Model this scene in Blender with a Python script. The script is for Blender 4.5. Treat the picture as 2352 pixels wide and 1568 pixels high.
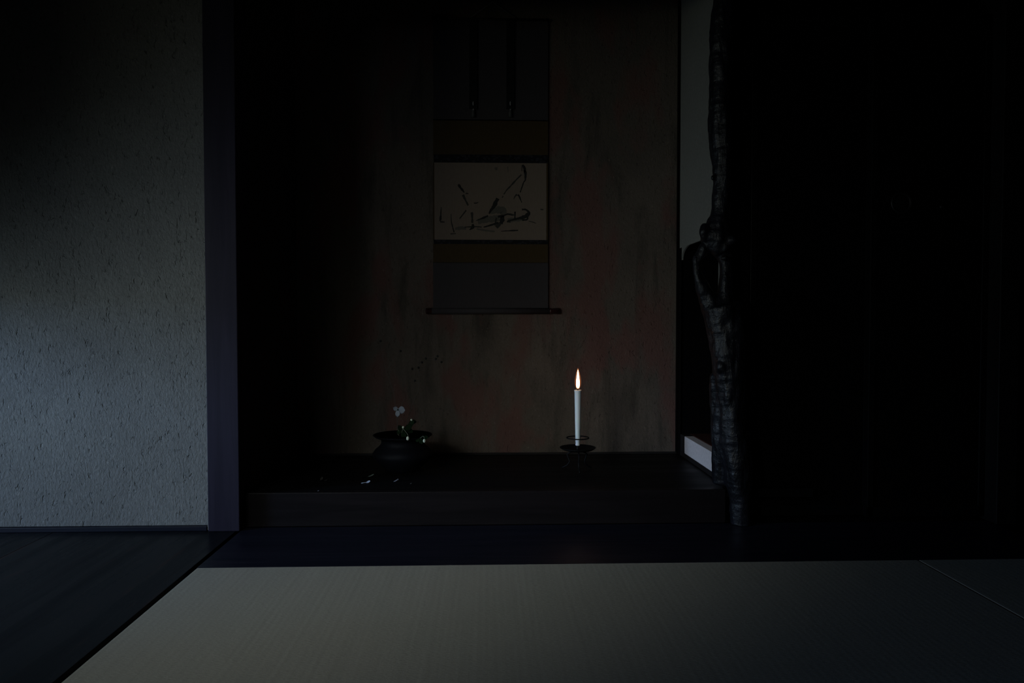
import bpy, bmesh, math, random
from mathutils import Vector, Matrix, noise
R = math.radians
random.seed(4)
for o in list(bpy.data.objects): bpy.data.objects.remove(o)
scn = bpy.context.scene
col = scn.collection

# ------------------------------------------------------------ camera
F = 1633.0
EYE = Vector((0, 0, .705))
cd = bpy.data.cameras.new('camera'); cam = bpy.data.objects.new('camera', cd); col.objects.link(cam)
cam.location = EYE; cam.rotation_euler = (R(90 - 1.58), 0, R(-1.86))
cd.sensor_width = 36; cd.lens = 36 * F / 2352; cd.clip_start = .02
scn.camera = cam
RM = cam.rotation_euler.to_matrix()
# ------------------------------------------------------------ world and light
w = bpy.data.worlds.new('night_blue'); scn.world = w; w.use_nodes = True
w.node_tree.nodes['Background'].inputs[0].default_value = (.10, .13, .17, 1)
w.node_tree.nodes['Background'].inputs[1].default_value = .004
def area(name, loc, target, sx, sy, power, color, spread=180):
    l = bpy.data.lights.new(name, 'AREA'); l.shape = 'RECTANGLE'; l.size = sx; l.size_y = sy
    l.energy = power; l.color = color; l.spread = R(spread)
    o = bpy.data.objects.new(name, l); col.objects.link(o); o.location = loc
    o.rotation_euler = (Vector(target) - Vector(loc)).to_track_quat('-Z', 'Y').to_euler()
    return o
# unseen rear lamps added to shape the daylight; then low side window and sky
area('rear_fill_main', (-2.0, -.98, 1.9), (0, 2.2, .1), .4, .4, .62, (.95, 1, .93), 25)
area('rear_fill_left', (-2.2, -.98, 1.3), (.2, 3.1, .6), .5, .5, .44, (.68, .84, 1.0), 40)
area('rear_fill_low', (-2.2, -.98, .8), (.6, 3.1, .8), .4, .4, .25, (1, .96, .74), 30)
area('rear_fill_centre', (-1.4, -1.0, 1.7), (-.9, 1.7, 0), .6, .6, .26, (.8, .9, 1), 45)
area('rear_fill_high', (-1.6, -.2, 2.0), (-1.0, 1.9, 0), .5, .5, .46, (.95, 1, .88), 50)
area('rear_fill_outer', (-1.6, -1.5, 1.9), (-.8, 2.2, .3), 1.0, .5, .20, (.95, 1, .8), 50)
area('side_window_daylight', (-2.58, 1.3, .45), (.4, 2.8, .3), .5, .5, 1.10, (.64, .84, 1.0), 60)
area('side_window_glow', (-2.5, 1.7, .5), (-1.5, 2.42, .3), .3, .4, .62, (.66, .88, 1.0), 90)
area('low_sky_outside', (-4.2, -.8, 1.0), (-1.5, 2.42, .42), .8, .5, 7.8, (.95, 1.0, .72))
area('blue_sky_outside', (-4.8, .4, 1.12), (-1.7, 2.42, .42), .8, .5, 64, (.27, .50, 1.0))
vs = scn.view_settings
vs.view_transform = 'Standard'; vs.look = 'None'; vs.gamma = 1; vs.use_curve_mapping = False
vs.exposure = 0

# ------------------------------------------------------------ helpers
def at(px, py, Y):
    r = RM @ Vector(((px - 1176) / F, (784 - py) / F, -1))
    return EYE + r * (Y / r.y)
def on(px, py, z):
    r = RM @ Vector(((px - 1176) / F, (784 - py) / F, -1))
    return EYE + r * ((z - EYE.z) / r.z)

class M:
    def __init__(s): s.v = []; s.f = []; s.m = []
    def add(s, vs_, fs, mi=0):
        b = len(s.v); s.v += [tuple(v) for v in vs_]
        s.f += [tuple(i + b for i in f) for f in fs]; s.m += [mi] * len(fs); return s
    def box(s, a, b, mi=0, bev=0):
        bm = bmesh.new()
        bmesh.ops.create_cube(bm, size=1)
        for v in bm.verts:
            v.co = Vector([(a[k] + b[k]) / 2 + v.co[k] * (b[k] - a[k]) for k in range(3)])
        if bev: bmesh.ops.bevel(bm, geom=bm.edges[:], offset=bev, segments=2, affect='EDGES', profile=.5)
        bmesh.ops.recalc_face_normals(bm, faces=bm.faces[:])
        bm.verts.index_update()
        s.add([v.co[:] for v in bm.verts], [[v.index for v in f.verts] for f in bm.faces], mi); bm.free(); return s
    def tube(s, pts, rad, n=10, mi=0, cap=True):
        pts = [Vector(p) for p in pts]
        if not hasattr(rad, '__len__'): rad = [rad] * len(pts)
        up = Vector((.13, .21, .97)); vs_ = []; prev = None
        for i, p in enumerate(pts):
            t = (pts[min(i + 1, len(pts) - 1)] - pts[max(i - 1, 0)]).normalized()
            if prev is None:
                a = t.cross(up if abs(t.dot(up)) < .9 else Vector((1, 0, 0))).normalized()
            else: a = (prev - t * prev.dot(t)).normalized()
            prev = a; b = t.cross(a)
            for k in range(n):
                q = 2 * math.pi * k / n
                vs_.append(p + (a * math.cos(q) + b * math.sin(q)) * rad[i])
        fs = []
        for i in range(len(pts) - 1):
            for k in range(n):
                fs.append((i * n + k, i * n + (k + 1) % n, (i + 1) * n + (k + 1) % n, (i + 1) * n + k))
        if cap:
            fs.append(tuple(range(n))[::-1]); fs.append(tuple((len(pts) - 1) * n + k for k in range(n)))
        return s.add(vs_, fs, mi)
    def lathe(s, prof, c=(0, 0, 0), n=48, mi=0):
        vs_ = []; fs = []
        for r, z in prof:
            for k in range(n):
                q = 2 * math.pi * k / n
                vs_.append((c[0] + r * math.cos(q), c[1] + r * math.sin(q), c[2] + z))
        for i in range(len(prof) - 1):
            for k in range(n):
                fs.append((i * n + k, i * n + (k + 1) % n, (i + 1) * n + (k + 1) % n, (i + 1) * n + k))
        if prof[0][0] > 1e-4: fs.append(tuple(range(n))[::-1])
        if prof[-1][0] > 1e-4: fs.append(tuple((len(prof) - 1) * n + k for k in range(n)))
        return s.add(vs_, fs, mi)
    def ring(s, c, R_, r, n=48, m=8, mi=0):
        vs_ = []; fs = []
        for i in range(n):
            a = 2 * math.pi * i / n
            for j in range(m):
                b = 2 * math.pi * j / m
                vs_.append((c[0] + (R_ + r * math.cos(b)) * math.cos(a), c[1] + (R_ + r * math.cos(b)) * math.sin(a), c[2] + r * math.sin(b)))
        for i in range(n):
            for j in range(m):
                fs.append((i * m + j, ((i + 1) % n) * m + j, ((i + 1) % n) * m + (j + 1) % m, i * m + (j + 1) % m))
        return s.add(vs_, fs, mi)
    def ball(s, c, r, sc=(1, 1, 1), n=12, mi=0):
        prof = [(max(r * math.sin(math.pi * i / n), 0), -r * math.cos(math.pi * i / n)) for i in range(n + 1)]
        b = len(s.v); s.lathe(prof, (0, 0, 0), n + 2, mi)
        for i in range(b, len(s.v)):
            v = s.v[i]; s.v[i] = (c[0] + v[0] * sc[0], c[1] + v[1] * sc[1], c[2] + v[2] * sc[2])
        return s
    def build(s, name, mats, parent=None, smooth=False, origin=None):
        me = bpy.data.meshes.new(name)
        o_ = Vector(origin) if origin is not None else Vector()
        me.from_pydata([tuple(Vector(v) - o_) for v in s.v], [], s.f)
        if not isinstance(mats, (list, tuple)): mats = [mats]
        for m in mats: me.materials.append(m)
        for p, mi in zip(me.polygons, s.m): p.material_index = mi; p.use_smooth = smooth
        me.validate(); me.update()
        bm = bmesh.new(); bm.from_mesh(me)
        bmesh.ops.remove_doubles(bm, verts=bm.verts[:], dist=1e-6)
        bmesh.ops.recalc_face_normals(bm, faces=bm.faces[:]); bm.to_mesh(me); bm.free()
        o = bpy.data.objects.new(name, me); col.objects.link(o); o.location = o_
        if parent is not None:
            o.parent = parent; o.location = o_ - parent_world(parent)
        return o
def parent_world(p):
    l = Vector(p.location)
    while p.parent is not None: p = p.parent; l += Vector(p.location)
    return l
def tag(o, label=None, cat=None, group=None, kind=None):
    if label: o['label'] = label
    if cat: o['category'] = cat
    if group: o['group'] = group
    if kind: o['kind'] = kind
    return o
def thing(name, loc, label, cat, group=None):
    o = bpy.data.objects.new(name, None); col.objects.link(o); o.location = loc
    o.empty_display_size = .05
    return tag(o, label, cat, group)
def struct(o): o['kind'] = 'structure'; return o

# ------------------------------------------------------------ materials
def mat(name, base=(.5, .5, .5), rough=.6, metal=0, spec=.5):
    m = bpy.data.materials.new(name); m.use_nodes = True
    b = m.node_tree.nodes['Principled BSDF']
    b.inputs['Base Color'].default_value = (*base, 1); b.inputs['Roughness'].default_value = rough
    b.inputs['Metallic'].default_value = metal; b.inputs['Specular IOR Level'].default_value = spec
    return m, m.node_tree, b
class NT:
    def __init__(s, nt): s.nt = nt
    def n(s, t, **k):
        x = s.nt.nodes.new(t)
        for a, v in k.items():
            if a in x.inputs: x.inputs[a].default_value = v
            else: setattr(x, a, v)
        return x
    def l(s, a, b): s.nt.links.new(a, b)
    def co(s, scale=(1, 1, 1), rot=(0, 0, 0)):
        tc = s.n('ShaderNodeTexCoord'); mp = s.n('ShaderNodeMapping')
        mp.inputs['Scale'].default_value = scale; mp.inputs['Rotation'].default_value = rot
        s.l(tc.outputs['Object'], mp.inputs['Vector']); return mp.outputs['Vector']
    def noise(s, co, scale=1, detail=4, rough=.5, dist=0):
        x = s.n('ShaderNodeTexNoise', Scale=scale, Detail=detail, Roughness=rough, Distortion=dist)
        s.l(co, x.inputs['Vector']); return x.outputs['Fac']
    def ramp(s, fac, stops):
        x = s.n('ShaderNodeValToRGB'); e = x.color_ramp.elements
        while len(e) < len(stops): e.new(.5)
        for q, (p, c) in zip(e, stops):
            q.position = p; q.color = (*c, 1) if hasattr(c, '__len__') else (c, c, c, 1)
        s.l(fac, x.inputs['Fac']); return x.outputs['Color']
    def mix(s, fac, a, b, mode='MIX'):
        x = s.n('ShaderNodeMix', data_type='RGBA', blend_type=mode)
        for i, v in ((0, fac), (6, a), (7, b)):
            if isinstance(v, bpy.types.NodeSocket): s.l(v, x.inputs[i])
            else: x.inputs[i].default_value = v if i == 0 else (*v, 1)
        return x.outputs[2]
    def math(s, op, a, b):
        x = s.n('ShaderNodeMath', operation=op)
        for i, v in ((0, a), (1, b)):
            if isinstance(v, bpy.types.NodeSocket): s.l(v, x.inputs[i])
            else: x.inputs[i].default_value = v
        return x.outputs[0]
    def bump(s, h, dist, strength, b, prev=None):
        x = s.n('ShaderNodeBump'); x.inputs['Distance'].default_value = dist; x.inputs['Strength'].default_value = strength
        s.l(h, x.inputs['Height'])
        if prev is not None: s.l(prev, x.inputs['Normal'])
        s.l(x.outputs[0], b.inputs['Normal']); return x.outputs[0]

def plaster(name, base, dark, amt=1.0, red=0.0, streak=0.0, stain=.5):
    m, nt, b = mat(name, base, .92, 0, .15); t = NT(nt)
    co = t.co()
    mott = t.ramp(t.noise(co, 3.0, 6, .6), [(.30, 0.0), (.72, 1.0)])
    c = t.mix(mott, dark, base)
    c = t.mix(t.math('MULTIPLY', t.ramp(t.noise(co, 90, 3, .6), [(.35, 1), (.6, 0)]), .30), c, tuple(x * .55 for x in base))
    if streak:   # rain-like tide marks running down the old mud wall
        sco = t.co((7, 7, 1.1))
        c = t.mix(t.math('MULTIPLY', t.ramp(t.noise(sco, 1.6, 7, .62, .6), [(.50, 0), (.68, 1)]), streak), c, tuple(x * .45 for x in dark))
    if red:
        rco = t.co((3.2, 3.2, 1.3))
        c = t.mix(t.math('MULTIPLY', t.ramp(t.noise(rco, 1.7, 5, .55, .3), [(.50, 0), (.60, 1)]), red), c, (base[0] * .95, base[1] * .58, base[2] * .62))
    # pale straw fibres
    fco = t.co((1, 1, .33), (0, R(12), 0))
    fib = t.ramp(t.noise(fco, 150, 1, .5, 1.2), [(.69, 0), (.74, 1)])
    c = t.mix(t.math('MULTIPLY', fib, .35), c, tuple(min(1, x * 1.7) for x in base))
    t.l(c, b.inputs['Base Color'])
    h1 = t.noise(t.co((1, 1, .55), (0, R(8), 0)), 120, 5, .66, .3)
    n1 = t.bump(h1, .006, .9 * amt, b)
    h2 = t.ramp(t.noise(t.co((1, 1, .42), (0, R(-10), 0)), 105, 2, .5, .5), [(.24, 0), (.37, 1)])
    n2 = t.bump(h2, .005, .9 * amt, b, n1)
    h3 = t.noise(co, 14, 4, .5)
    t.bump(h3, .012, .35 * amt, b, n2)
    return m
def wood(name, c1, c2, rough=.4, spec=.5, axis=0, scale=1.0, scuff=None, bump=.25, rvar=.15):
    m, nt, b = mat(name, c1, rough, 0, spec); t = NT(nt)
    s = [26 * scale] * 3; s[axis] = 1.6 * scale
    co = t.co(tuple(s))
    g = t.noise(co, 1.5, 7, .6, .8)
    c = t.mix(t.ramp(g, [(.35, 0), (.68, 1)]), c1, c2)
    if scuff:
        sc = t.co((42, 2.2, 1), (0, 0, R(-38)))
        k = t.ramp(t.noise(sc, 1.0, 5, .6, .2), [(.58, 0), (.74, 1)])
        k = t.math('MULTIPLY', k, t.ramp(t.noise(t.co(), 2.3, 3, .5), [(.42, 0), (.62, 1)]))
        c = t.mix(k, c, scuff)
    t.l(c, b.inputs['Base Color'])
    rr = t.ramp(t.noise(t.co(tuple(q * .4 for q in s)), 1.3, 5, .6), [(.3, rough - rvar * .5), (.7, rough + rvar)])
    t.l(rr, b.inputs['Roughness'])
    t.bump(g, .0012, bump, b)
    return m

PL = plaster('mud_plaster_pitted', (.25, .245, .23), (.19, .185, .175), 1.0)
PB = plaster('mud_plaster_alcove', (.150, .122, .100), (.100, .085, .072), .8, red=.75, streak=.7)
PS = plaster('mud_plaster_fine', (.22, .22, .205), (.19, .192, .182), .15)
PW = plaster('white_lime_plaster', (.72, .68, .70), (.66, .62, .64), .12)
POST = wood('stained_post_wood', (.018, .015, .027), (.027, .022, .039), .5, .15, 2)
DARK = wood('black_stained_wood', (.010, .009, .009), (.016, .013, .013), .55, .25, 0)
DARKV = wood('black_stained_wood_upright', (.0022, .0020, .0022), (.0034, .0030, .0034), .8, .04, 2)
KAM = wood('sill_beam_wood', (.008, .0066, .0072), (.013, .0105, .0115), .42, .06, 0)
BOARD = wood('front_board_wood', (.006, .008, .016), (.012, .012, .022), .36, .22, 0)
FLOORW = wood('polished_dark_floor_wood', (.0024, .0045, .0068), (.0055, .0062, .0085), .24, .08, 1, 1, scuff=(.060, .024, .020))
TOKO = wood('alcove_floor_wood', (.003, .003, .0034), (.005, .0045, .005), .5, .12, 0)
REDW = wood('reddish_dark_wood', (.05, .016, .012), (.07, .024, .018), .5, .3, 1)

def tatami_mat_material():
    m, nt, b = mat('igusa_rush', (.3, .3, .25), .78, 0, .25); t = NT(nt)
    co = t.co()
    row = t.noise(t.co((90, 520, 1)), 1, 3, .7)
    warp = t.n('ShaderNodeTexWave', wave_type='BANDS', bands_direction='X'); warp.inputs['Scale'].default_value = 18; warp.inputs['Distortion'].default_value = .4
    t.l(co, warp.inputs['Vector'])
    streak = t.noise(t.co((75, 1.2, 1)), 1, 5, .65)
    big = t.noise(co, 2.2, 4, .5)
    c = t.mix(t.ramp(streak, [(.25, 0), (.75, 1)]), (.36, .34, .285), (.435, .41, .35))
    c = t.mix(t.math('MULTIPLY', t.ramp(row, [(.30, 1), (.62, 0)]), .5), c, (.20, .20, .175))
    c = t.mix(t.math('MULTIPLY', t.ramp(big, [(.3, 0), (.7, 1)]), .35), c, (.33, .34, .30))
    t.l(c, b.inputs['Base Color'])
    n1 = t.bump(row, .0018, .8, b)
    t.bump(warp.outputs['Fac'], .0008, .12, b, n1)
    return m
TAT = tatami_mat_material()

# ------------------------------------------------------------ setting: room shell
XL, XR, YB = -2.62, 1.97, -1.08      # side walls and rear wall
YW = 2.425                          # front face of the plaster beside the alcove
ZT = 2.45
TF = .117                           # alcove floor height
AX0, AX1, AY = -.84, .845, 3.145    # alcove left, right, back

struct(M().box((XL - .2, YB - .2, -.12), (XR + .2, 3.6, -.055)).build('floor', DARK))
# dark boarded floor on the left (its edge runs along the mat)
bm_ = M()
xs = [XL, -2.06, -1.46, -.853]
for a, b in zip(xs, xs[1:]): bm_.box((a + .0008, YB, -.03), (b - .0008, 2.43, 0), bev=.0006)
struct(bm_.build('floor_boards', FLOORW))
struct(M().box((XL - .1, YW, .016), (-.935, YW + .12, ZT), bev=.002).build('wall_left', PL))
struct(M().box((XL, YW - .012, 0), (-.952, YW + .03, .0155), bev=.0015).build('baseboard_left', BOARD))
struct(M().box((-.951, YW - .010, .001), (-.945, YW + .02, .019), bev=.002).build('trim_8', PL))
struct(M().box((-.945, 2.405, 0), (-.840, 2.53, ZT), bev=.0025).build('trim_1', POST))
# alcove
struct(M().box((AX0 + .001, 2.462, TF - .03), (AX1 + .30, AY + .05, TF)).build('floor_alcove', TOKO))
struct(M().box((AX0 + .0005, 2.452, 0), (.83, 2.486, TF + .001), bev=.003).build('trim_2', KAM))
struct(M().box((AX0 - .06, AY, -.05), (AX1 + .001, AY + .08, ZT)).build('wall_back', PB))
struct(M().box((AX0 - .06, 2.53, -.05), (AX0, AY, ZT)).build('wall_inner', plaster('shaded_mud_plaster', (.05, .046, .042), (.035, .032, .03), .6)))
struct(M().box((AX0 - .02, AY - .010, TF), (AX1, AY, TF + .008)).build('baseboard_back', DARK))
# lintel across the alcove and small wall over it
struct(M().box((-.840, 2.425, 1.90), (.90, 2.50, 2.02), bev=.003).build('trim_3', DARK))
struct(M().box((-.840, 2.435, 2.02), (.90, 2.49, ZT)).build('wall_lintel', PL))
# right alcove side wall with an arched low opening
def side_wall():
    m = M(); Y0, Y1 = 2.53, AY; th = .007
    oy0, oy1, oz0, oz1, rr = 2.60, 3.10, TF + .094, 1.030, .12
    pts = []
    n = 14
    for i in range(n + 1):
        a = math.pi * (1 - .5 * i / n)          # left corner (front) going up
        pts.append((oy0 + rr + rr * math.cos(a), oz1 - rr * .45 + rr * .45 * math.sin(a)))
    for i in range(n + 1):
        a = math.pi / 2 * (1 - i / n)
        pts.append((oy1 - rr + rr * math.cos(a), oz1 - rr * .45 + rr * .45 * math.sin(a)))
    # cells above the arch
    for (y0, z0), (y1, z1) in zip(pts, pts[1:]):
        if y1 - y0 < 1e-6: continue
        V = []
        for x in (AX1, AX1 + th):
            V += [(x, y0, z0), (x, y1, z1), (x, y1, ZT), (x, y0, ZT)]
        m.add(V, [(0, 1, 2, 3), (7, 6, 5, 4), (0, 4, 5, 1)])
    m.box((AX1, Y0, TF), (AX1 + th, oy0, ZT)); m.box((AX1, oy1, TF), (AX1 + th, Y1 + .05, ZT))
    return m
struct(side_wall().build('wall_side', PS))
struct(M().box((AX1 - .0005, 2.60, TF + .020), (AX1 + .040, 3.035, TF + .094), bev=.002).build('wall_side_low', PW))
struct(M().box((AX1 - .001, 2.60, TF), (AX1 + .045, 3.10, TF + .020), bev=.001).build('baseboard_side', DARK))
struct(M().box((AX1 + .0, 3.036, TF + .02), (AX1 + .045, 3.10, TF + .094)).build('trim_4', DARK))
struct(M().box((AX1 + .041, 2.60, TF), (AX1 + .30, 3.10, TF + .095), bev=.002).build('trim_5', REDW))
# dark niche behind the arched opening
nb = M()
nb.box((AX1 + .30, 2.50, 0), (AX1 + .33, 3.20, 1.4)); nb.box((AX1 + .009, 3.101, TF), (AX1 + .30, 3.14, 1.4))
nb.box((AX1 + .009, 2.56, TF), (AX1 + .30, 2.59, 1.4)); nb.box((AX1 + .009, 2.59, 1.2), (AX1 + .30, 3.11, 1.23))
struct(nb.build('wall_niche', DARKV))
# thin corner bead between back and side wall
struct(M().box((AX1 - .012, AY - .012, TF), (AX1 + .001, AY + .001, ZT), bev=.003).build('trim_6', DARKV))
struct(M().box((AX1 - .003, AY - .045, TF), (AX1 + .0085, AY - .011, 1.03), bev=.001).build('trim_7', DARKV))
# wall right of the gnarled pillar: dark boards with two sliding doors
struct(M().box((AX1 + .008, 2.49, 0), (AX1 + .075, 2.529, ZT), bev=.002).build('trim_9', DARKV))
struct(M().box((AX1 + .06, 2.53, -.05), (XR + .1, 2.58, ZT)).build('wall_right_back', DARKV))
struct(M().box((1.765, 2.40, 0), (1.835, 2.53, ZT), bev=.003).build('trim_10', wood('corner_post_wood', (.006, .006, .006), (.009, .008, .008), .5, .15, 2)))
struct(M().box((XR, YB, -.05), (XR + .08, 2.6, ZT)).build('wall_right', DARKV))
struct(M().box((XL - .1, YB - .08, -.05), (XR + .1, YB, .85)).box((XL - .1, YB - .08, 2.2), (XR + .1, YB, ZT))
       .box((XL - .1, YB - .08, .85), (-2.25, YB, 2.2)).box((-.25, YB - .08, .85), (XR + .1, YB, 2.2)).build('wall_rear', DARKV))
struct(M().box((XL - .2, YB - .1, ZT), (XR + .2, 3.3, ZT + .05)).build('ceiling', DARK))
def door(name, x0, x1, y):
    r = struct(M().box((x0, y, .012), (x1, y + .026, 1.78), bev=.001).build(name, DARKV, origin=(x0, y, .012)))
    f = M()
    for a, b in (((x0, .012), (x0 + .022, 1.78)), ((x1 - .022, .012), (x1, 1.78)), ((x0, .012), (x1, .05)), ((x0, 1.74), (x1, 1.78))):
        f.box((a[0], y - .006, a[1]), (b[0], y + .002, b[1]), bev=.0015)
    f.build('door_frame', mat('black_lacquer', (.004, .004, .004), .35, 0, .3)[0], r)
    return r
d1 = door('door_1', .925, 1.362, 2.497)
d2 = door('door_2', 1.340, 1.764, 2.467)
IRON = mat('aged_iron', (.10, .10, .10), .42, .9)[0]
BRONZE_DIM = mat('dark_bronze_fitting', (.03, .03, .03), .45, .8)[0]
pc = at(2070, 466, 2.467)
pl = M()
prof = [(.030, .002), (.036, .0), (.040, .003), (.036, .006), (.030, .004), (.026, -.001), (.0, -.001)]
pl.lathe(prof, (0, 0, 0), 32)
pl.v = [(pc.x + v[0], 2.466 - v[2], pc.z + v[1]) for v in pl.v]
pl.build('door_pull', BRONZE_DIM, d2, True)
for q in ((2015, 462), (2162, 475)):
    p = at(*q, 2.467); b_ = M().ball((p.x, 2.464, p.z), .008, (1, .5, 1), 8); b_.build('nail_cover', BRONZE_DIM, d2, True)

# left window wall with a low opening and the paper screens further back
struct(M().box((XL - .08, YB, -.05), (XL, .98, .08)).box((XL - .08, YB, 1.50), (XL, 2.45, ZT))
       .box((XL - .08, .80, .08), (XL, .98, 1.50)).box((XL - .08, .98, .82), (XL, 2.45, 1.50))
       .box((XL - .08, 2.12, -.05), (XL, 2.45, .82)).box((XL - .08, .98, -.05), (XL, 2.12, .10))
       .box((XL - .08, YB, .08), (XL, -.80, 1.50)).build('wall_window', PL))
def window(name, y0, y1, z0, z1, nv):
    r = struct(M().box((XL - .005, y0, z0 - .03), (XL + .03, y1, z0), bev=.002).build(name, POST, origin=(XL, y0, z0)))
    f = M().box((XL - .06, y0, z1), (XL + .02, y1, z1 + .03)).box((XL - .06, y0, z0), (XL + .02, y0 + .025, z1)).box((XL - .06, y1 - .025, z0), (XL + .02, y1, z1))
    f.build('window_frame', POST, r); return r
window('window_1', .98, 2.12, .10, .82, 3)
window('window_2', -.80, .80, .10, 1.50, 3)
w3 = struct(M().box((-2.25, YB - .02, .82), (-.25, YB + .03, .85), bev=.002).build('added_window_3', POST, origin=(-1.25, YB, .85)))  # unseen rear opening, added to give the rear lamps a place
M().box((-2.25, YB - .06, 2.2), (-.25, YB + .02, 2.23)).box((-2.28, YB - .06, .82), (-2.25, YB + .02, 2.23)).box((-.25, YB - .06, .82), (-.22, YB + .02, 2.23)).build('window_frame', POST, w3)

# front board between mat and alcove
struct(M().add([(-.838, 2.448, -.03), (-.838, 2.448, 0), (-.838, 2.050, 0), (-.838, 2.050, -.03), (1.76, 2.448, -.03), (1.76, 2.448, 0), (1.76, 2.050, 0), (1.76, 2.050, -.03)],
       [(0, 1, 2, 3), (4, 7, 6, 5), (1, 5, 6, 2), (0, 3, 7, 4), (2, 6, 7, 3), (0, 4, 5, 1)]).build('trim_11', BOARD))

# ------------------------------------------------------------ tatami mats
def mat_box(x0, x1, y0, y1, name, label):
    m = M().box((x0, y0, -.052), (x1, y1, .0015), bev=.003)
    o = m.build(name, TAT); tag(o, label, 'tatami mat', 'borderless tatami mats on the floor'); return o
mat_box(-.836, 1.266, YB + .02, 2.046, 'tatami_mat', 'large borderless greenish tatami mat in front of the alcove, centre of the floor')
mat_box(1.270, XR - .01, YB + .02, 2.046, 'tatami_mat', 'dim borderless tatami mat at the right edge, beyond the seam by the dark wall')

# ------------------------------------------------------------ gnarled pillar
def bark():
    m, nt, b = mat('weathered_black_bark', (.02, .02, .024), .38, 0, .35); t = NT(nt)
    co = t.co((30, 30, 5))
    g = t.noise(co, 1, 7, .65, 1.0)
    c = t.mix(t.ramp(g, [(.35, 0), (.7, 1)]), (.003, .0035, .005), (.012, .013, .019))
    t.l(c, b.inputs['Base Color'])
    n1 = t.bump(g, .006, .8, b)
    ringh = t.noise(t.co((6, 6, 110)), 1, 4, .6)
    n2 = t.bump(ringh, .0025, .5, b, n1)
    t.bump(t.noise(t.co(), 22, 4, .6), .012, .6, b, n2)
    return m
def gnarl(limbs, lumps, name, material, voxel=.006):
    m = M()
    for pts in limbs:
        P, Rr = [], []
        q = [(at(px, py, Y), r * Y / F) for px, py, r, Y in pts]
        for i in range(len(q) - 1):
            for k in range(5):
                a = k / 5; P.append(q[i][0].lerp(q[i + 1][0], a)); s_ = a * a * (3 - 2 * a)
                Rr.append(q[i][1] * (1 - s_) + q[i + 1][1] * s_)
        P.append(q[-1][0]); Rr.append(q[-1][1])
        m.tube(P, Rr, 20)
    for px, py, r, Y, sc in lumps:
        m.ball(at(px, py, Y), r * Y / F, sc, 12)
    o = m.build(name, material, None, True)
    rm = o.modifiers.new('r', 'REMESH'); rm.mode = 'VOXEL'; rm.voxel_size = voxel; rm.use_smooth_shade = True
    sm = o.modifiers.new('s', 'SMOOTH'); sm.iterations = 4; sb_ = o.modifiers.new('u', 'SUBSURF'); sb_.levels = sb_.render_levels = 1
    dg = bpy.context.evaluated_depsgraph_get()
    me = bpy.data.meshes.new_from_object(o.evaluated_get(dg)); o.modifiers.clear()
    nrm = [v.normal.copy() for v in me.vertices]
    for v in me.vertices:
        c = v.co.copy()
        n_ = noise.noise(Vector((c.x * 16, c.y * 16, c.z * 5))) * .009 + noise.noise(Vector((c.x * 45, c.y * 45, c.z * 18 + 3))) * .0045
        n_ += noise.noise(Vector((c.x * 12, c.y * 12, c.z * 60))) * .0016
        if c.z > .04: v.co = c + nrm[v.index] * n_
        if v.co.z < .001: v.co.z = .001
    me.materials.clear(); me.materials.append(material)
    for p in me.polygons: p.use_smooth = True
    o.data = me; return o
BARK = bark()
A = 2.44
limbs = [
 [(1704, 1219, 25, A), (1702, 1150, 27, A), (1696, 1070, 34, A), (1684, 960, 33, A), (1676, 860, 38, A), (1668, 770, 44, A), (1656, 700, 45, A)],
 [(1656, 1108, 21, 2.50), (1655, 1060, 22, 2.49), (1654, 970, 21, 2.47), (1655, 860, 25, 2.45)],
 [(1692, 830, 17, A), (1694, 790, 19, A), (1698, 740, 18, A), (1690, 690, 15, A)],
 [(1662, 710, 24, A), (1668, 660, 17, A), (1670, 610, 14, 2.45), (1660, 566, 22, 2.46)],
 [(1640, 715, 26, A), (1618, 668, 18, A), (1600, 625, 10, A), (1600, 596, 10, A), (1618, 572, 13, A), (1650, 556, 18, 2.45)],
 [(1662, 575, 25, A), (1642, 545, 32, A), (1650, 515, 26, A), (1655, 488, 21, A), (1658, 445, 21, A), (1660, 380, 23, A), (1656, 300, 27, A), (1653, 230, 26, A), (1656, 160, 28, A), (1660, 80, 27, A), (1664, 0, 27, A), (1668, -120, 29, A), (1672, -330, 30, A)],
]
lumps = [(1684, 549, 10, 2.40, (1, 1, 1.2)), (1619, 532, 11, 2.42, (1.1, 1, 1.9)), (1664, 592, 9, 2.40, (1.3, 1, .7)), (1660, 842, 12, 2.40, (1.3, 1, 1)), (1688, 785, 9, 2.40, (1, 1, 1)), (1637, 408, 6, 2.42, (1, 1, 1.3))]
pil = gnarl(limbs, lumps, 'gnarled_pillar', BARK)
tag(pil, 'twisted dark bark log pillar with knots and a hollow, at the right edge of the alcove', 'pillar')

# ------------------------------------------------------------ hanging scroll
SY = AY - .012
def S(px, py, d=0): 
    p = at(px, py, SY); return p
def rect(m, px0, py0, px1, py1, y, th=.0012, mi=0):
    a = S(px0, py1); b = S(px1, py0); return m.box((a.x, y, a.z), (b.x, y + th, b.z), mi)
def silk(name, c1, c2, rough=.75, pat=False):
    m, nt, b = mat(name, c1, rough, 0, .2); t = NT(nt)
    f = t.noise(t.co((300, 300, 40)), 1, 3, .6)
    c = t.mix(t.ramp(f, [(.35, 0), (.65, 1)]), c1, c2)
    if pat:
        v = t.n('ShaderNodeTexVoronoi', Scale=62, feature='SMOOTH_F1'); t.l(t.co((1, 1, 1.4)), v.inputs['Vector'])
        c = t.mix(t.ramp(v.outputs['Distance'], [(.26, 1), (.40, 0)]), c, (.022, .021, .026))
    t.l(c, b.inputs['Base Color']); t.bump(f, .0004, .3, b); return m
GREY = silk('grey_blue_silk', (.044, .038, .041), (.052, .046, .049))
OCHRE = silk('ochre_brown_silk', (.050, .032, .013), (.062, .040, .017))
BROC = silk('dark_brocade', (.004, .004, .006), (.006, .006, .008), .7, True)
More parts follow.
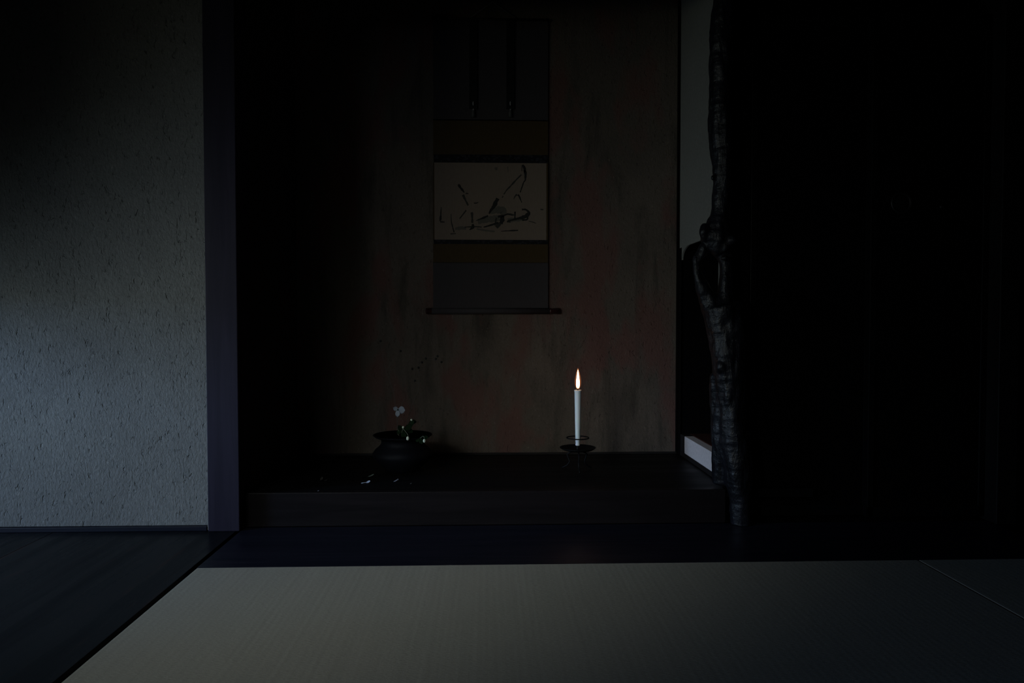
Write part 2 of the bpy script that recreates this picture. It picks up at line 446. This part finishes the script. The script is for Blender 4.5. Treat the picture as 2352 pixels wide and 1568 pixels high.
PAPER = silk('aged_paper', (.190, .148, .118), (.205, .162, .130), .9)
INK = mat('black_ink', (.012, .013, .011), .9)[0]
INKM = mat('middle_ink_wash', (.035, .034, .028), .9)[0]
INKW = mat('pale_ink_wash', (.095, .090, .074), .9)[0]
top = S(1128, 44)
scr = thing('hanging_scroll', (top.x, SY, S(1128, 722).z), 'tall hanging scroll with a monochrome branch painting and ochre bands, on the alcove wall', 'hanging scroll')
rect(M(), 995, 44, 1259, 276, SY).build('upper_mounting', GREY, scr)
rect(M(), 995, 276, 1259, 356, SY).build('ochre_band', OCHRE, scr)
rect(M(), 996, 356, 1258, 373, SY - .0003, .0015).build('brocade_strip', BROC, scr)
rect(M(), 996, 551, 1258, 560, SY - .0003, .0015).build('brocade_strip', BROC, scr)
rect(M(), 995, 560, 1259, 603, SY).build('ochre_band', OCHRE, scr)
rect(M(), 995, 603, 1259, 712, SY).build('lower_mounting', GREY, scr)
for x0_, x1_ in ((995, 998), (1255, 1259)): rect(M(), x0_, 373, x1_, 551, SY).build('side_border', OCHRE, scr)
pt = rect(M(), 998, 373, 1255, 551, SY - .0002, .0014)
# ink strokes, coordinates in the painting's own grid (0..2045 x 0..1568)
def stroke(m, pts, mi, lift):
    """a brush stroke: (u, v, width) list"""
    L = []; q = []
    for i in range(len(pts) - 1):
        for k in range(6):
            a = k / 6; q.append([pts[i][j] * (1 - a) + pts[i + 1][j] * a for j in range(3)])
    q.append(list(pts[-1]))
    sm = []
    for i in range(len(q)):
        lo, hi = max(0, i - 2), min(len(q), i + 3); sm.append([sum(x[j] for x in q[lo:hi]) / (hi - lo) for j in range(3)]); sm[-1][2] = sm[-1][2] * .85 + 4
    for i, (u, v, w_) in enumerate(sm):
        a, b = sm[max(i - 1, 0)], sm[min(i + 1, len(sm) - 1)]
        d = Vector((b[0] - a[0], b[1] - a[1])); d = d.normalized() if d.length else Vector((1, 0))
        nn = Vector((-d.y, d.x)); ww = w_ * (.5 + .22 * noise.noise(Vector((u * .02, v * .02, mi))))
        for s_ in (-1, 1):
            ju = random.uniform(-.08, .08) * w_
            uu, vv = u + nn.x * (ww + ju) * s_, v + nn.y * (ww + ju) * s_
            px, py = 980 + uu / 6.817, 350 + vv / 6.817
            p = S(px, py); L.append((p.x, SY - .00035 - lift, p.z))
    m.add(L, [(2 * i, 2 * i + 1, 2 * i + 3, 2 * i + 2) for i in range(len(sm) - 1)], mi)
W_, K_, B_ = 3, 2, 1
def st(mi, *pts): stroke(pt, pts, mi, {3: 0, 2: .0001, 1: .0002}[mi])
# pale washes
st(W_, (990, 960, 40), (1080, 900, 110), (1190, 900, 130), (1210, 980, 90))
st(W_, (780, 1090, 60), (900, 1060, 110), (1040, 1040, 120), (1160, 1020, 90))
st(W_, (1240, 1060, 60), (1400, 1050, 70), (1540, 1040, 50))
st(W_, (430, 1200, 40), (520, 1180, 60), (640, 1190, 40))
st(W_, (760, 1190, 30), (900, 1220, 25), (1100, 1240, 18))
st(W_, (1270, 200, 16), (1275, 330, 10)); st(W_, (1085, 220, 50), (1090, 290, 40))
# middle washes
st(K_, (1500, 330, 20), (1400, 430, 16), (1310, 530, 36), (1250, 590, 14), (1200, 670, 12))
st(K_, (560, 650, 50), (600, 730, 26), (660, 850, 22))
st(K_, (630, 890, 22), (560, 980, 22), (505, 1050, 8))
st(K_, (705, 920, 40), (715, 1020, 22), (715, 1120, 34))
st(K_, (580, 1170, 14), (660, 1165, 20), (760, 1160, 18), (880, 1170, 16))
st(K_, (380, 940, 6), (385, 1080, 12), (410, 1180, 22), (430, 1250, 8))
st(K_, (230, 830, 8), (222, 960, 18), (215, 1080, 50)); st(K_, (195, 1085, 30), (300, 1090, 12))
st(K_, (1180, 690, 40), (1200, 700, 30)); st(K_, (600, 640, 30), (665, 645, 10))
st(K_, (730, 790, 12), (780, 795, 20), (820, 770, 6)); st(K_, (1770, 890, 10), (1840, 895, 26))
st(K_, (1100, 990, 30), (1060, 1180, 10)); st(K_, (1080, 1180, 50), (1130, 1130, 60), (1190, 1070, 50))
st(K_, (1420, 650, 40), (1380, 690, 20), (1360, 740, 6)); st(K_, (1240, 1080, 30), (1330, 1095, 14))
st(K_, (1580, 1070, 14), (1680, 1095, 10), (1720, 1115, 4)); st(K_, (350, 1275, 20), (480, 1270, 6))
st(K_, (1240, 960, 22), (1320, 965, 20), (1380, 985, 12))
# black ink
st(B_, (495, 490, 20), (520, 540, 50), (560, 590, 34), (595, 635, 12))
st(B_, (1120, 710, 50), (1090, 770, 62), (1050, 850, 66), (1000, 910, 34), (975, 970, 26))
st(B_, (975, 985, 30), (900, 1020, 30), (830, 1045, 16), (760, 1075, 6))
st(B_, (1495, 170, 10), (1490, 320, 8)); st(B_, (1500, 180, 14), (1535, 250, 40), (1550, 340, 38), (1545, 440, 24), (1520, 460, 16), (1490, 550, 18), (1460, 640, 14))
st(B_, (1510, 300, 60), (1560, 290, 20)); st(B_, (1425, 650, 34), (1455, 700, 26), (1495, 800, 10))
st(B_, (1480, 895, 26), (1550, 890, 24), (1610, 940, 44), (1570, 990, 70), (1500, 1020, 60), (1400, 1040, 34), (1240, 1085, 24))
st(B_, (1385, 900, 22), (1380, 1060, 20)); st(B_, (1100, 1010, 40), (1200, 990, 40), (1260, 965, 16), (1370, 990, 10))
st(B_, (1190, 980, 50), (1180, 1080, 80), (1160, 1120, 60)); st(B_, (1150, 1090, 34), (1000, 1140, 26), (870, 1175, 16))
st(B_, (720, 1110, 36), (730, 1170, 46), (660, 1220, 8)); st(B_, (1140, 1235, 6), (1290, 1225, 20), (1460, 1218, 16))
st(B_, (215, 980, 18), (218, 1040, 24), (205, 1085, 14)); st(B_, (405, 1170, 10), (425, 1230, 16), (432, 1260, 4))
st(B_, (1480, 1060, 26), (1580, 1055, 22), (1580, 1000, 20))
pt.build('painting', [PAPER, INK, INKM, INKW], scr)
# hanging bands with tassels
for x in (1087, 1172):
    b_ = rect(M(), x - 9, 48, x + 9, 252, SY - .010, .0016).build('hanging_ribbon', silk('black_silk_ribbon', (.006, .006, .007), (.009, .009, .010)), scr)
    p0 = S(x, 252); p1 = S(x, 270)
    tz = M().lathe([(.0, p1.z - .002), (.009, p1.z), (.007, p0.z - .012), (.004, p0.z), (0, p0.z + .003)], (p0.x, SY - .010, 0), 14)
    tz.build('tassel', mat('pale_tassel_silk', (.05, .05, .05), .6)[0], b_, True)
    g_ = M().ball((p0.x, SY - .016, S(x, 240).z), .0042, (.8, .7, 2.2), 8).ball((p0.x + .0005, SY - .016, S(x, 254).z), .0038, (1, .7, 1.1), 8)
    g_.build('bead', mat('glass_bead', (.30, .30, .30), .25)[0], b_, True)
a = S(980, 714); b = S(1281, 714)
def xcyl(m, x0, x1, y, z, r, n=20): return m.tube([(x0, y, z), (x1, y, z)], r, n)
xcyl(M(), S(992, 714).x, S(1262, 714).x, SY + .0, a.z, .0135).build('roller_rod', GREY, scr, True)
for x0, x1 in ((978, 992), (1262, 1283)):
    m_ = M().lathe([(0, 0), (.011, 0), (.0135, .003), (.0135, .006), (.0115, .01), (.0145, (S(x1, 714).x - S(x0, 714).x)), (0, (S(x1, 714).x - S(x0, 714).x) + .001)], (0, 0, 0), 20)
    xa = S(x0, 714).x
    m_.v = [(xa + v[2], SY + v[0], a.z + v[1]) for v in m_.v]
    m_.build('roller_knob', mat('dark_red_lacquer', (.035, .010, .010), .3)[0], scr, True)
xcyl(M(), S(993, 44).x, S(1261, 44).x, SY, S(1100, 44).z, .006, 12).build('top_rod', DARK, scr, True)
hk = S(1131, 4)
M().tube([S(1075, 44), (hk.x, SY, hk.z), S(1187, 44)], .0016, 8).build('hanging_cord', mat('grey_cord', (.12, .12, .13), .8)[0], scr, True)
nail = thing('scroll_nail', (hk.x, AY, hk.z), 'small metal nail high on the alcove wall holding the scroll cord', 'nail')
M().tube([(hk.x, AY + .001, hk.z - .001), (hk.x, SY - .008, hk.z - .002)], .0022, 10).build('shank', IRON, nail, True)
M().ball((hk.x, SY - .009, hk.z - .001), .006, (1, .5, 1), 10).build('nail_head', IRON, nail, True)

# ------------------------------------------------------------ candle and stand
CY = 2.80
cb = at(1327, 1031, CY)
cx = cb.x
BLACK = mat('black_iron', (.004, .004, .004), .6, .2, .2)[0]
dz = cb.z
stand = thing('candle_stand', (cx, CY, TF), 'black iron candle stand with round drip dish and ring, on the alcove floor', 'candle stand')
pr = [(.0, .0), (.030, -.002), (.058, .003), (.070, .009), (.0715, .0105), (.0700, .0075), (.058, .0005), (.030, -.0050), (.0, -.0060)]
M().lathe(pr[::-1], (cx, CY, dz - .003), 64).build('drip_dish', BLACK, stand, True)
rz = at(1327, 1005, CY).z
M().ring((cx, CY, rz), .0435, .0024, 64, 10).build('guard_ring', BLACK, stand, True)
for k in range(3):
    q = R(90 + 120 * k)
    f = (cx + math.cos(q) * .0435, CY + math.sin(q) * .0435, rz); g = (cx + math.cos(q) * .004, CY + math.sin(q) * .004, dz + .012)
    if k == 0: M().tube([g, (cx + math.cos(q) * .03, CY + math.sin(q) * .03, dz + .022), f], .0014, 8).build('ring_support', BLACK, stand, True)
    q = R(30 + 120 * k)
    pts = []
    for t_, r_ in ((0, .012), (.12, .034), (.25, .046), (.42, .040), (.62, .034), (.82, .044), (.95, .060), (1, .068)):
        pts.append((cx + math.cos(q) * r_, CY + math.sin(q) * r_, (dz - .007) * (1 - t_) + (TF + .0032) * t_))
    M().tube(pts, .0032, 10).build('leg', BLACK, stand, True)
M().tube([(cx, CY, dz - .006), (cx, CY, dz + .014)], [.0065, .0042], 14).build('spike', BLACK, stand, True)

can = thing('candle', (cx, CY, dz + .008), 'pale bluish white burning candle standing on the black iron stand', 'candle')
wax, nt, b = mat('white_wax', (.86, .93, .97), .45, 0, .4)
b.inputs['Subsurface Weight'].default_value = .25; b.inputs['Subsurface Radius'].default_value = (.006, .003, .002); b.inputs['Subsurface Scale'].default_value = 1
ct = at(1326, 896, CY).z; c0 = dz + .0145
H = ct - c0
body = [(0, c0), (.0080, c0), (.0092, c0 + .002), (.0090, c0 + .006), (.0083, c0 + .009), (.0090, c0 + .013)]
for i in range(1, 15):
    t_ = i / 14; body.append((.0090 + .0044 * t_ ** .9, c0 + .013 + (H - .019) * t_))
body += [(.0142, ct - .004), (.0146, ct - .001), (.0138, ct + .0010), (.0118, ct + .0008), (.0090, ct - .0022), (.0, ct - .0034)]
M().lathe(body, (cx, CY, 0), 40).build('wax_body', wax, can, True)
M().tube([(cx, CY, ct - .004), (cx + .0003, CY, ct + .004), (cx - .0004, CY, ct + .012)], [.0022, .0018, .0012], 8).build('wick', mat('charred_wick', (.01, .008, .008), .9)[0], can, True)
fl, nt, b = mat('candle_flame', (1, .8, .5)); t = NT(nt)
nt.nodes.remove(b)
em = t.n('ShaderNodeEmission'); tc = t.n('ShaderNodeTexCoord'); sx = t.n('ShaderNodeSeparateXYZ'); t.l(tc.outputs['Generated'], sx.inputs[0])
t.l(t.ramp(sx.outputs['Z'], [(0, (.05, .012, .006)), (.07, (.30, .12, .06)), (.22, (1, .50, .28)), (.78, (1, .47, .24)), (1, (.12, .045, .02))]), em.inputs['Color'])
em.inputs['Strength'].default_value = 22
t.l(em.outputs[0], nt.nodes['Material Output'].inputs[0])
f0, f1 = ct + .006, at(1326, 847, CY).z; fh = f1 - f0
fp = [(0, f0), (.0040, f0 + .001), (.0062, f0 + .006), (.0070, f0 + fh * .22), (.0066, f0 + fh * .38), (.0052, f0 + fh * .56), (.0034, f0 + fh * .74), (.0017, f0 + fh * .90), (.0, f1)]
flame = M().lathe(fp, (cx, CY, 0), 24).build('flame', fl, can, True, origin=(cx, CY, f0))
fs_ = flame.modifiers.new('s', 'SUBSURF'); fs_.levels = fs_.render_levels = 1
# translucent shell added as a glowing orange lens halo round the bright core
au, nt, b = mat('flame_halo', (1, .5, .2)); t = NT(nt); nt.nodes.remove(b)
em = t.n('ShaderNodeEmission'); em.inputs['Color'].default_value = (1, .33, .13, 1); em.inputs['Strength'].default_value = .55
tr = t.n('ShaderNodeBsdfTransparent'); mx = t.n('ShaderNodeMixShader'); lw = t.n('ShaderNodeLayerWeight'); lw.inputs['Blend'].default_value = .5
fac = t.ramp(lw.outputs['Facing'], [(0, .36), (.45, .14), (.85, 0), (1, 0)])
t.l(fac, mx.inputs[0]); t.l(tr.outputs[0], mx.inputs[1]); t.l(em.outputs[0], mx.inputs[2]); t.l(mx.outputs[0], nt.nodes['Material Output'].inputs[0])
au_o = M().lathe([(0, f0 - .002), (.0075, f0 + .001), (.0125, f0 + fh * .15), (.0145, f0 + fh * .32), (.0125, f0 + fh * .55), (.0080, f0 + fh * .80), (.0035, f0 + fh * .98), (0, f1 + .006)], (cx, CY, 0), 24)
au_o = au_o.build('flame_halo', au, can, True)
s_ = au_o.modifiers.new('s', 'SUBSURF'); s_.levels = s_.render_levels = 1

# ------------------------------------------------------------ vase and flowers
VY = 2.82
vc = at(925, 999, VY); vx = vc.x; rimz = vc.z
vase = thing('flower_vase', (vx, VY, TF), 'dark wide-rimmed bronze vase holding flowers, left on the alcove floor', 'vase')
vm, nt, b = mat('dark_bronze', (.004, .0045, .008), .6, 0, .12); t = NT(nt)
t.bump(t.noise(t.co(), 40, 4, .6), .002, .5, b)
h = rimz - TF
bp = [(0, .0), (.060, .0), (.066, .003), (.075, .012), (.098, .034), (.116, .056), (.118, .070), (.108, .084), (.092, .098), (.0845, .108), (.084, h - .016), (.092, h - .010), (.108, h - .005), (.116, h + .001), (.1165, h + .003), (.110, h + .0025), (.095, h - .003), (.080, h - .010), (.076, .105), (.09, .075), (.09, .05), (.05, .012), (0, .01)]
M().lathe(bp[:16], (vx, VY, TF), 64).build('body', vm, vase, True)
M().lathe(bp[15:], (vx, VY, TF), 64).build('inner_wall', vm, vase, True)

STEM = mat('brown_stem', (.09, .08, .07), .6)[0]
PSTEM = mat('pale_green_stem', (.16, .19, .14), .6)[0]
BERRY = mat('black_berry', (.004, .004, .004), .5)[0]
WHITE = mat('white_petal', (.24, .28, .36), .6)[0]
BUD = mat('greenish_white_bud', (.72, .80, .68), .5)[0]
LEAF = mat('dark_green_leaf', (.0035, .013, .004), .8, 0, .12)[0]
def curve(pts, n=6):
    out = []
    for i in range(len(pts) - 1):
        p0, p1, p2, p3 = pts[max(i - 1, 0)], pts[i], pts[i + 1], pts[min(i + 2, len(pts) - 1)]
        for k in range(n):
            t_ = k / n
            out.append(.5 * ((2 * p1) + (p2 - p0) * t_ + (2 * p0 - 5 * p1 + 4 * p2 - p3) * t_ ** 2 + (3 * p1 - p0 - 3 * p2 + p3) * t_ ** 3))
    out.append(pts[-1]); return out
def V(px, py, dy=0): return at(px, py, VY + dy)
def taper(pts, r0, r1): n = len(pts); return [r0 + (r1 - r0) * i / (n - 1) for i in range(n)]
def twig(name, label, main, sides, berries):
    base = V(*main[0]); r = thing(name, base, label, 'twig', 'berry twigs rising from the vase')
    m = M(); c = curve([V(*p) for p in main]); m.tube(c, taper(c, .0013, .0006), 6)
    for s_ in sides: c = curve([V(*p) for p in s_]); m.tube(c, taper(c, .0008, .0004), 5)
    m.build('stem', STEM, r, True)
    for q in berries: M().ball(V(q[0], q[1], q[2] if len(q) > 2 else 0), .0048, (1, 1, 1), 8).build('berry', BERRY, r, True)
twig('berry_twig', 'thin bare twig with two dark berries, leaning left out of the vase',
     [(917, 1018, 0), (910, 950, .01), (905, 907, .02), (896, 878, .03), (888, 855, .03), (880, 820, .03), (874, 783, .03)],
     [[(888, 850, .03), (904, 826, .03), (920, 806, .03)]], [(874, 783, .03), (920, 806, .03)])
twig('berry_twig', 'thin bare twig with a cluster of dark berries, leaning right out of the vase',
     [(925, 1018, .02), (938, 960, .03), (950, 921, .03), (960, 896, .03), (963, 868, .03), (961, 844, .03), (978, 823, .03), (1001, 820, .03)],
     [[(963, 880, .03), (955, 878, .03), (953, 874, .03)], [(961, 850, .03), (952, 850, .03), (947, 847, .03)], [(965, 838, .03), (969, 832, .03)], [(978, 823, .03), (1000, 828, .03), (1014, 831, .03)], [(998, 821, .03), (1005, 817, .03)]],
     [(978, 823, .03), (969, 832, .03), (961, 844, .03), (947, 847, .03), (953, 874, .03), (1005, 818, .03), (1001, 824, .03), (1014, 831, .03)])
def petal(c, u, v, L, Wd, cup=.25, n=8):
    """cupped petal blade from c along u (length L), across v"""
    m = M(); u = u.normalized(); v = (v - u * v.dot(u)).normalized(); nn = u.cross(v)
    P = []
    for side in (0, 1):
        for i in range(n + 1):
            a = i / n; w_ = Wd * .5 * math.sin(math.pi * min(1, a * .82 + .06)) ** .7 * (.35 + .65 * min(1, a * 2.2))
            if a > .999: w_ *= .35
            for j in range(-3, 4):
                s_ = j / 3
                P.append(c + u * (a * L - .10 * L * s_ * s_) + v * (w_ * s_) + nn * (cup * L * (.5 * a * a + .45 * s_ * s_ * a) + side * .0004))
    k = 7; o_ = (n + 1) * k; fs = []
    for i in range(n):
        for j in range(k - 1):
            a = i * k + j; fs += [(a, a + 1, a + k + 1, a + k), (o_ + a, o_ + a + k, o_ + a + k + 1, o_ + a + 1)]
    for i in range(n):
        for j in (0, k - 1):
            a = i * k + j; fs.append((a, a + k, o_ + a + k, o_ + a))
    for j in range(k - 1):
        for i in (0, n):
            a = i * k + j; fs.append((a, a + 1, o_ + a + 1, o_ + a))
    return m.add(P, fs)
def sd(dx, dy, dz): return Vector((dx, dz, -dy)).normalized()      # photo-right, photo-down, depth
F0 = -.02
base = V(918, 1020, F0)
fl_ = thing('white_flower', base, 'small white three-petalled blossom on a thin stem above the vase', 'flower')
c = curve([V(918, 1020, F0), V(912, 985, F0), V(916, 955, F0), V(922, 933, F0), V(928, 916, F0)]); M().tube(c, taper(c, .0011, .0008), 6).build('stem', STEM, fl_, True)
cc = V(914, 941, F0 - .004)
for (dx, dy, dd, L, Wd) in ((-.95, -.55, -.30, .0225, .0175), (.98, .05, .15, .0290, .0300), (-.05, 1, -.25, .0300, .0185)):
    u = sd(dx, dy, dd); v = u.cross(Vector((0, -1, 0)))
    petal(cc, u, v, L, Wd, -.16).build('petal', WHITE, fl_, True)
M().ball(cc, .0032, (1, 1, 1), 8).build('flower_centre', LEAF, fl_, True)
def leaf(p, u, L, Wd, tilt=(0, -1, .6)):
    u = u.normalized(); return petal(p, u, u.cross(Vector(tilt)), L, Wd, -.10)
def bud_spray(name, label, stems, buds, leaves, b0):
    r = thing(name, V(*b0), label, 'flower spray', 'budding sprays at the vase mouth')
    m = M()
    for s_ in stems: c = curve([V(*p) for p in s_]); m.tube(c, taper(c, .0012, .0008), 6)
    m.build('stem', PSTEM, r, True)
    for (px, py, dy, rad, sz) in buds: M().ball(V(px, py, dy), rad, (1, 1, sz), 10).build('bud', BUD, r, True)
    for (px, py, dy, dx, dyy, dd, L, Wd) in leaves: leaf(V(px, py, dy), sd(dx, dyy, dd), L, Wd).build('leaf', LEAF, r, True)
bud_spray('budding_spray', 'leafy green spray with small white buds, drooping over the front of the vase rim',
    [[(925, 1016, -.05), (922, 998, -.05), (926, 982, -.05)], [(926, 985, -.05), (931, 990, -.07), (936, 997, -.10), (937, 1003, -.11)], [(926, 984, -.05), (937, 975, -.04), (945, 965, -.04)],
     [(915, 986, -.05), (916, 1000, -.05)], [(924, 994, -.05), (922, 1003, -.05)]],
    [(926, 981, -.052, .0044, 1.1), (945, 964, -.042, .0042, 1), (936.5, 1006.5, -.112, .0058, 1.35)],
    [(924, 990, -.05, -.4, -.6, .1, .028, .020), (928, 986, -.05, .7, -.3, 0, .036, .026), (938, 976, -.045, .8, -.5, 0, .030, .022), (944, 968, -.04, .9, .1, .1, .022, .018), (926, 990, -.05, .2, 1, -.3, .030, .022), (934, 984, -.05, .9, .6, -.1, .030, .020), (920, 986, -.05, -.5, .7, -.1, .022, .018)],
    (925, 1016, -.05))
bud_spray('budding_spray', 'short green sprig with one white bud, hanging over the right of the vase rim',
    [[(945, 1012, -.05), (956, 1006.5, -.07), (965, 1005.5, -.09), (972, 1001, -.10), (975, 1006, -.10)]],
    [(974.5, 1012, -.10, .0052, 1.4)],
    [(966, 1006, -.09, .2, 1, -.2, .024, .018), (972, 1003, -.095, 1, .2, 0, .020, .016), (962, 1006, -.09, -.6, .9, -.1, .018, .014)], (945, 1012, -.05))

# ------------------------------------------------------------ fallen bits on the alcove floor
def onf(px, py): return on(px, py, TF)
def fallen(name, label, p, ang, L, Wd, mt, cup=.22, stem=None):
    pm = petal(Vector((0, 0, .0012)), Vector((math.cos(ang), math.sin(ang), .10)), Vector((-math.sin(ang), math.cos(ang), .25)), L, Wd, cup)
    lo = min(v[2] for v in pm.v); pm.v = [(v[0] + p.x, v[1] + p.y, v[2] - lo + TF + .0004) for v in pm.v]
    if stem:
        c = [p + Vector((0, 0, .0025)), p - Vector((math.cos(ang) * stem, math.sin(ang) * stem, -.0014))]
        pm.tube(c, [.0016, .0009], 6)
    tag(pm.build(name, mt, None, True, origin=(p.x, p.y, TF)), label, 'petal', 'fallen petals on the alcove floor')
FP = mat('fallen_white_petal', (.60, .68, .85), .4)[0]
fallen('fallen_petal', 'bright bluish white fallen petal on the alcove floor, left of the vase foot', onf(841, 1109), R(25), .016, .013, FP, .35, .018)
fallen('fallen_petal', 'thin greenish fallen petal just behind the bright white one', onf(846, 1095), R(25), .024, .007, mat('pale_green_petal', (.13, .17, .16), .5)[0], .3)
fallen('fallen_petal', 'crumpled grey-white petal scrap on the alcove floor in front of the vase', onf(905, 1106), R(-10), .019, .012, mat('grey_petal', (.20, .20, .23), .55)[0], .5)
fallen('fallen_petal', 'faint grey curled petal farthest left on the alcove floor', onf(736, 1103), R(80), .017, .008, mat('dim_petal', (.07, .065, .06), .6)[0], .5)
fallen('fallen_petal', 'faint scrap beside the curled petal at the far left', onf(746, 1104), R(-30), .013, .008, bpy.data.materials['dim_petal'], .4)
fallen('fallen_petal', 'tiny pale fleck at the very front edge of the alcove floor', onf(729, 1128), R(0), .006, .005, bpy.data.materials['grey_petal'], .3)
fallen('fallen_petal', 'tiny fleck on the alcove floor right of the vase front', onf(942, 1111), R(10), .006, .005, bpy.data.materials['dim_petal'], .3)
